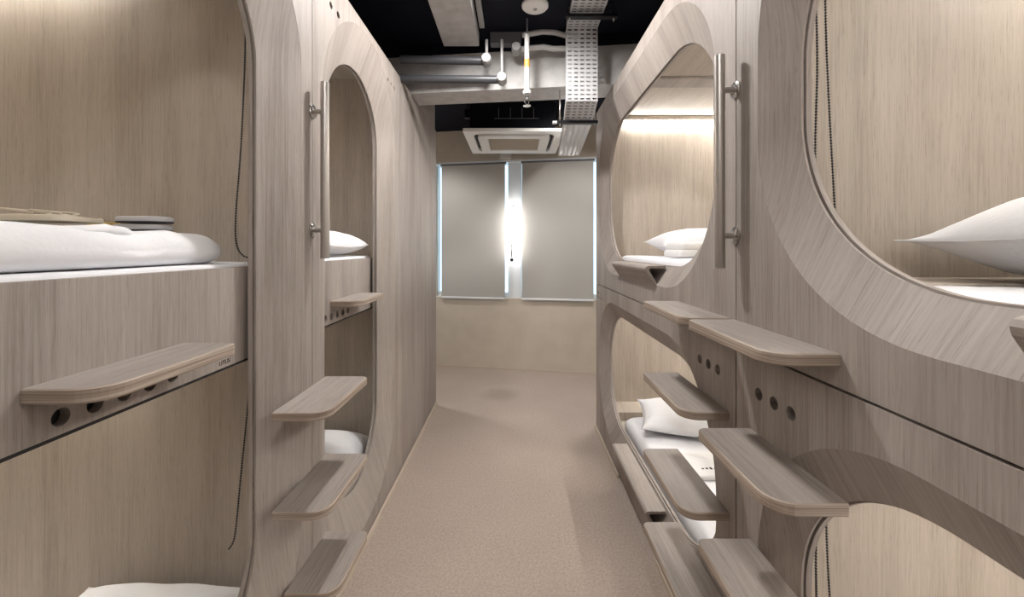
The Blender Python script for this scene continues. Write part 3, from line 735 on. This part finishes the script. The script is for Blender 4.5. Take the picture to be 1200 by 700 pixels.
def run(p, q, rows, name, shift0=0, shift1=0):
    bm = NB()
    A0, A1 = Vector((tx0+shift0, p[0], p[1])), Vector((tx1+shift0, p[0], p[1])); B0, B1 = Vector((tx0+shift1, q[0], q[1])), Vector((tx1+shift1, q[0], q[1]))
    perforated(bm, lambda a, b: A0.lerp(A1, a).lerp(B0.lerp(B1, a), b), 1, 1, 5, rows, .62, .34)
    d = Vector((0, q[0]-p[0], q[1]-p[1])).normalized(); nrm = Vector((0, -d.z, d.y))
    if nrm.y < 0 and abs(d.z) > .5: nrm = -nrm
    if nrm.z < 0 and abs(d.z) <= .5: nrm = -nrm
    for a, b in ((A0, B0), (A1, B1)):
        v = [bm.verts.new(c) for c in (a, b, b+nrm*.045, a+nrm*.045)]; bm.faces.new(v)
    bm.normal_update(); bmesh.ops.solidify(bm, geom=bm.faces[:], thickness=.0016)
    part(name, bm, tray_m, r)
run((2.60, 2.85), (2.60, 2.385), 17, 'tray_drop')
run((.2, 2.85), (2.598, 2.85), 88, 'tray_ceiling_run')
run((2.60, 2.383), (2.80, 2.335), 6, 'tray_bend', 0, .01)
run((2.81, 2.333), (3.9, 2.333), 36, 'tray_far_run', .012, .085)
for y, z, a, b in ((2.42, 2.822, .30, .60), (2.815, 2.318, .285, .565)):
    bm = NB(); box(bm, a, b, y-.02, y+.02, z-.013, z+.007, .002, 1); sp = part('support_strut', bm, dark_metal, r)
    for xx in (a+.02, b-.02):
        bm = NB(); tube(bm, [(xx, y, z-.03), (xx, y, 2.879 if y < 2.7 else 2.535)], .005, 8); part('threaded_rod', bm, steel, sp, smooth=True)
bm = NB(); box(bm, .255, .2845, 2.80, 2.83, 2.306, 2.322, .002, 1); part('strut_cap', bm, white_plastic, r, label='white strut end cap')
for k in range(3):
    bm = NB(); tube(bm, [(tx0+.05+.045*k, .3, 2.862), (tx0+.05+.045*k, 2.59, 2.862)], .007, 8); part('cable', bm, black_cord, r, smooth=True)

# ------------------------------------------------------------------ pipes and sprinkler
def px(x, y, Z): return Vector(((x-604)/480*Z, Z, EYE + (291-y)/480*Z))
def elbow_pipe(name, pts, rad, mat, label, cap=None, caprad=.03, cat='pipe', group=None, hanger=None):
    r = thing(name, label, cat, pts[0], group)
    bm = NB(); tube(bm, pts, rad, 18); part('tube', bm, mat, r, smooth=.8)
    if cap is not None:
        bm = NB(); c = Vector(cap); tube(bm, [c+Vector((0, .045, 0)), c+Vector((0, -.030, 0)), c+Vector((0, -.036, 0))], [caprad, caprad, caprad*.86], 24); part('end_cap', bm, cap_grey, r, smooth=.7, label='pale round end cap')
    if hanger:
        bm = NB(); tube(bm, [hanger[0], hanger[1]], .009, 10); part('hanger_rod', bm, steel if False else pipe_white, r, smooth=True)
    return r
a = px(570, 70, 2.60)
elbow_pipe('ceiling_pipe', [Vector((-.735, 2.62, a.z+.01)), Vector((a.x, 2.62, a.z))], .026, pipe_dark, 'upper dark pipe reaching from the left row, pale cap at its end', (a.x, 2.60, a.z), .031, group='dark ceiling pipes', hanger=((a.x, 2.63, a.z+.027), (a.x, 2.63, 2.789)))
a = px(588, 92, 2.62)
elbow_pipe('ceiling_pipe', [Vector((-.735, 2.64, a.z+.005)), Vector((a.x, 2.64, a.z))], .026, pipe_dark, 'lower dark pipe reaching from the left row, closest to the beam edge', (a.x, 2.62, a.z), .031, group='dark ceiling pipes', hanger=((a.x, 2.65, a.z+.027), (a.x, 2.65, 2.80)))
elbow_pipe('branch_pipe', [*[px(x, y, 2.69) for x, y in ((612, 41), (620, 40), (636, 37), (650, 38), (664, 42), (680, 43))]], .017, pipe_white, 'upper thin white pipe bending to the cable tray', group='white branch pipes')
a = px(605, 57, 2.67)
elbow_pipe('branch_pipe', [Vector((a.x, 2.69, a.z))] + [px(x, y, 2.69) for x, y in ((615, 57), (626, 56), (637, 55), (648, 57), (664, 57), (680, 57))], .017, pipe_white, 'lower white pipe with a round cap, passing behind the cable tray', (a.x, 2.67, a.z), .030, group='white branch pipes')
X, Z = .072, 2.55
r = thing('sprinkler', 'white vertical sprinkler drop with an orange band in front of the beam', 'sprinkler', (X, Z, 2.34))
bm = NB(); tube(bm, [(X, Z, 2.43), (X, Z, 2.78)], .0155, 16); part('drop_pipe', bm, pipe_white, r, smooth=.8)
bm = NB(); tube(bm, [(X, Z, 2.781), (X, Z, 2.879)], .006, 8); part('hanger_rod', bm, pipe_grey, r, smooth=.8)
bm = NB(); tube(bm, [(X, Z, 2.575), (X, Z, 2.625)], .0168, 16); part('band', bm, orange, r, smooth=.8, label='orange band')
bm = NB(); tube(bm, [(X, Z, 2.405), (X, Z, 2.41), (X, Z, 2.43), (X, Z, 2.434)], [.020, .026, .026, .02], 18); part('collar', bm, pipe_white, r, smooth=.8)
hd = NB(); tube(hd, [(X, Z, 2.385), (X, Z, 2.405)], .012, 12); hd_o = part('sprinkler_head', hd, chrome, r, smooth=.8)
for s in (-1, 1):
    bm = NB(); tube(bm, [(X+s*.010, Z, 2.385), (X+s*.014, Z, 2.365), (X+s*.004, Z, 2.345)], .003, 6); part('yoke_arm', bm, chrome, hd_o, smooth=True)
bm = NB(); tube(bm, [(X, Z, 2.336), (X, Z, 2.339), (X, Z, 2.345)], [.024, .024, .006], 20); part('deflector', bm, chrome, hd_o, smooth=.6)
# painted plate on the beam, left of the white pipes
p = px(574, 42, 2.66); q = px(611, 42, 2.66)
bm = NB(); box(bm, p.x, q.x, 2.70, 2.76, 2.80, 2.879, .003, 1); o = mesh_obj('junction_duct', bm, pipe_grey, None, origin=(p.x, 2.72, 2.80)); tag(o, 'grey box duct tucked under the ceiling by the beam', 'duct')
bm = NB(); box(bm, -.228, -.196, -1.0, 2.60, 2.845, 2.8795, .003, 1); o = mesh_obj('cable_trunking', bm, cap_grey, None, origin=(-.21, .8, 2.845)); tag(o, 'narrow grey trunking running beside the long ceiling beam', 'trunking')
# round ceiling fixture
x, y = .115, 2.40
r = thing('ceiling_fixture', 'round white ceiling fixture at the top edge, just left of the cable tray', 'ceiling fixture', (x, y, 2.852))
bm = NB(); tube(bm, [(x, y, 2.879), (x, y, 2.866), (x, y, 2.858), (x, y, 2.853), (x, y, 2.851)], [.078, .078, .070, .045, .012], 32); part('cover', bm, white_plastic, r, smooth=True)
bm = NB(); tube(bm, [(x, y, 2.8505), (x, y, 2.846)], [.012, .010], 16); part('indicator', bm, cap_grey, r, smooth=.6)
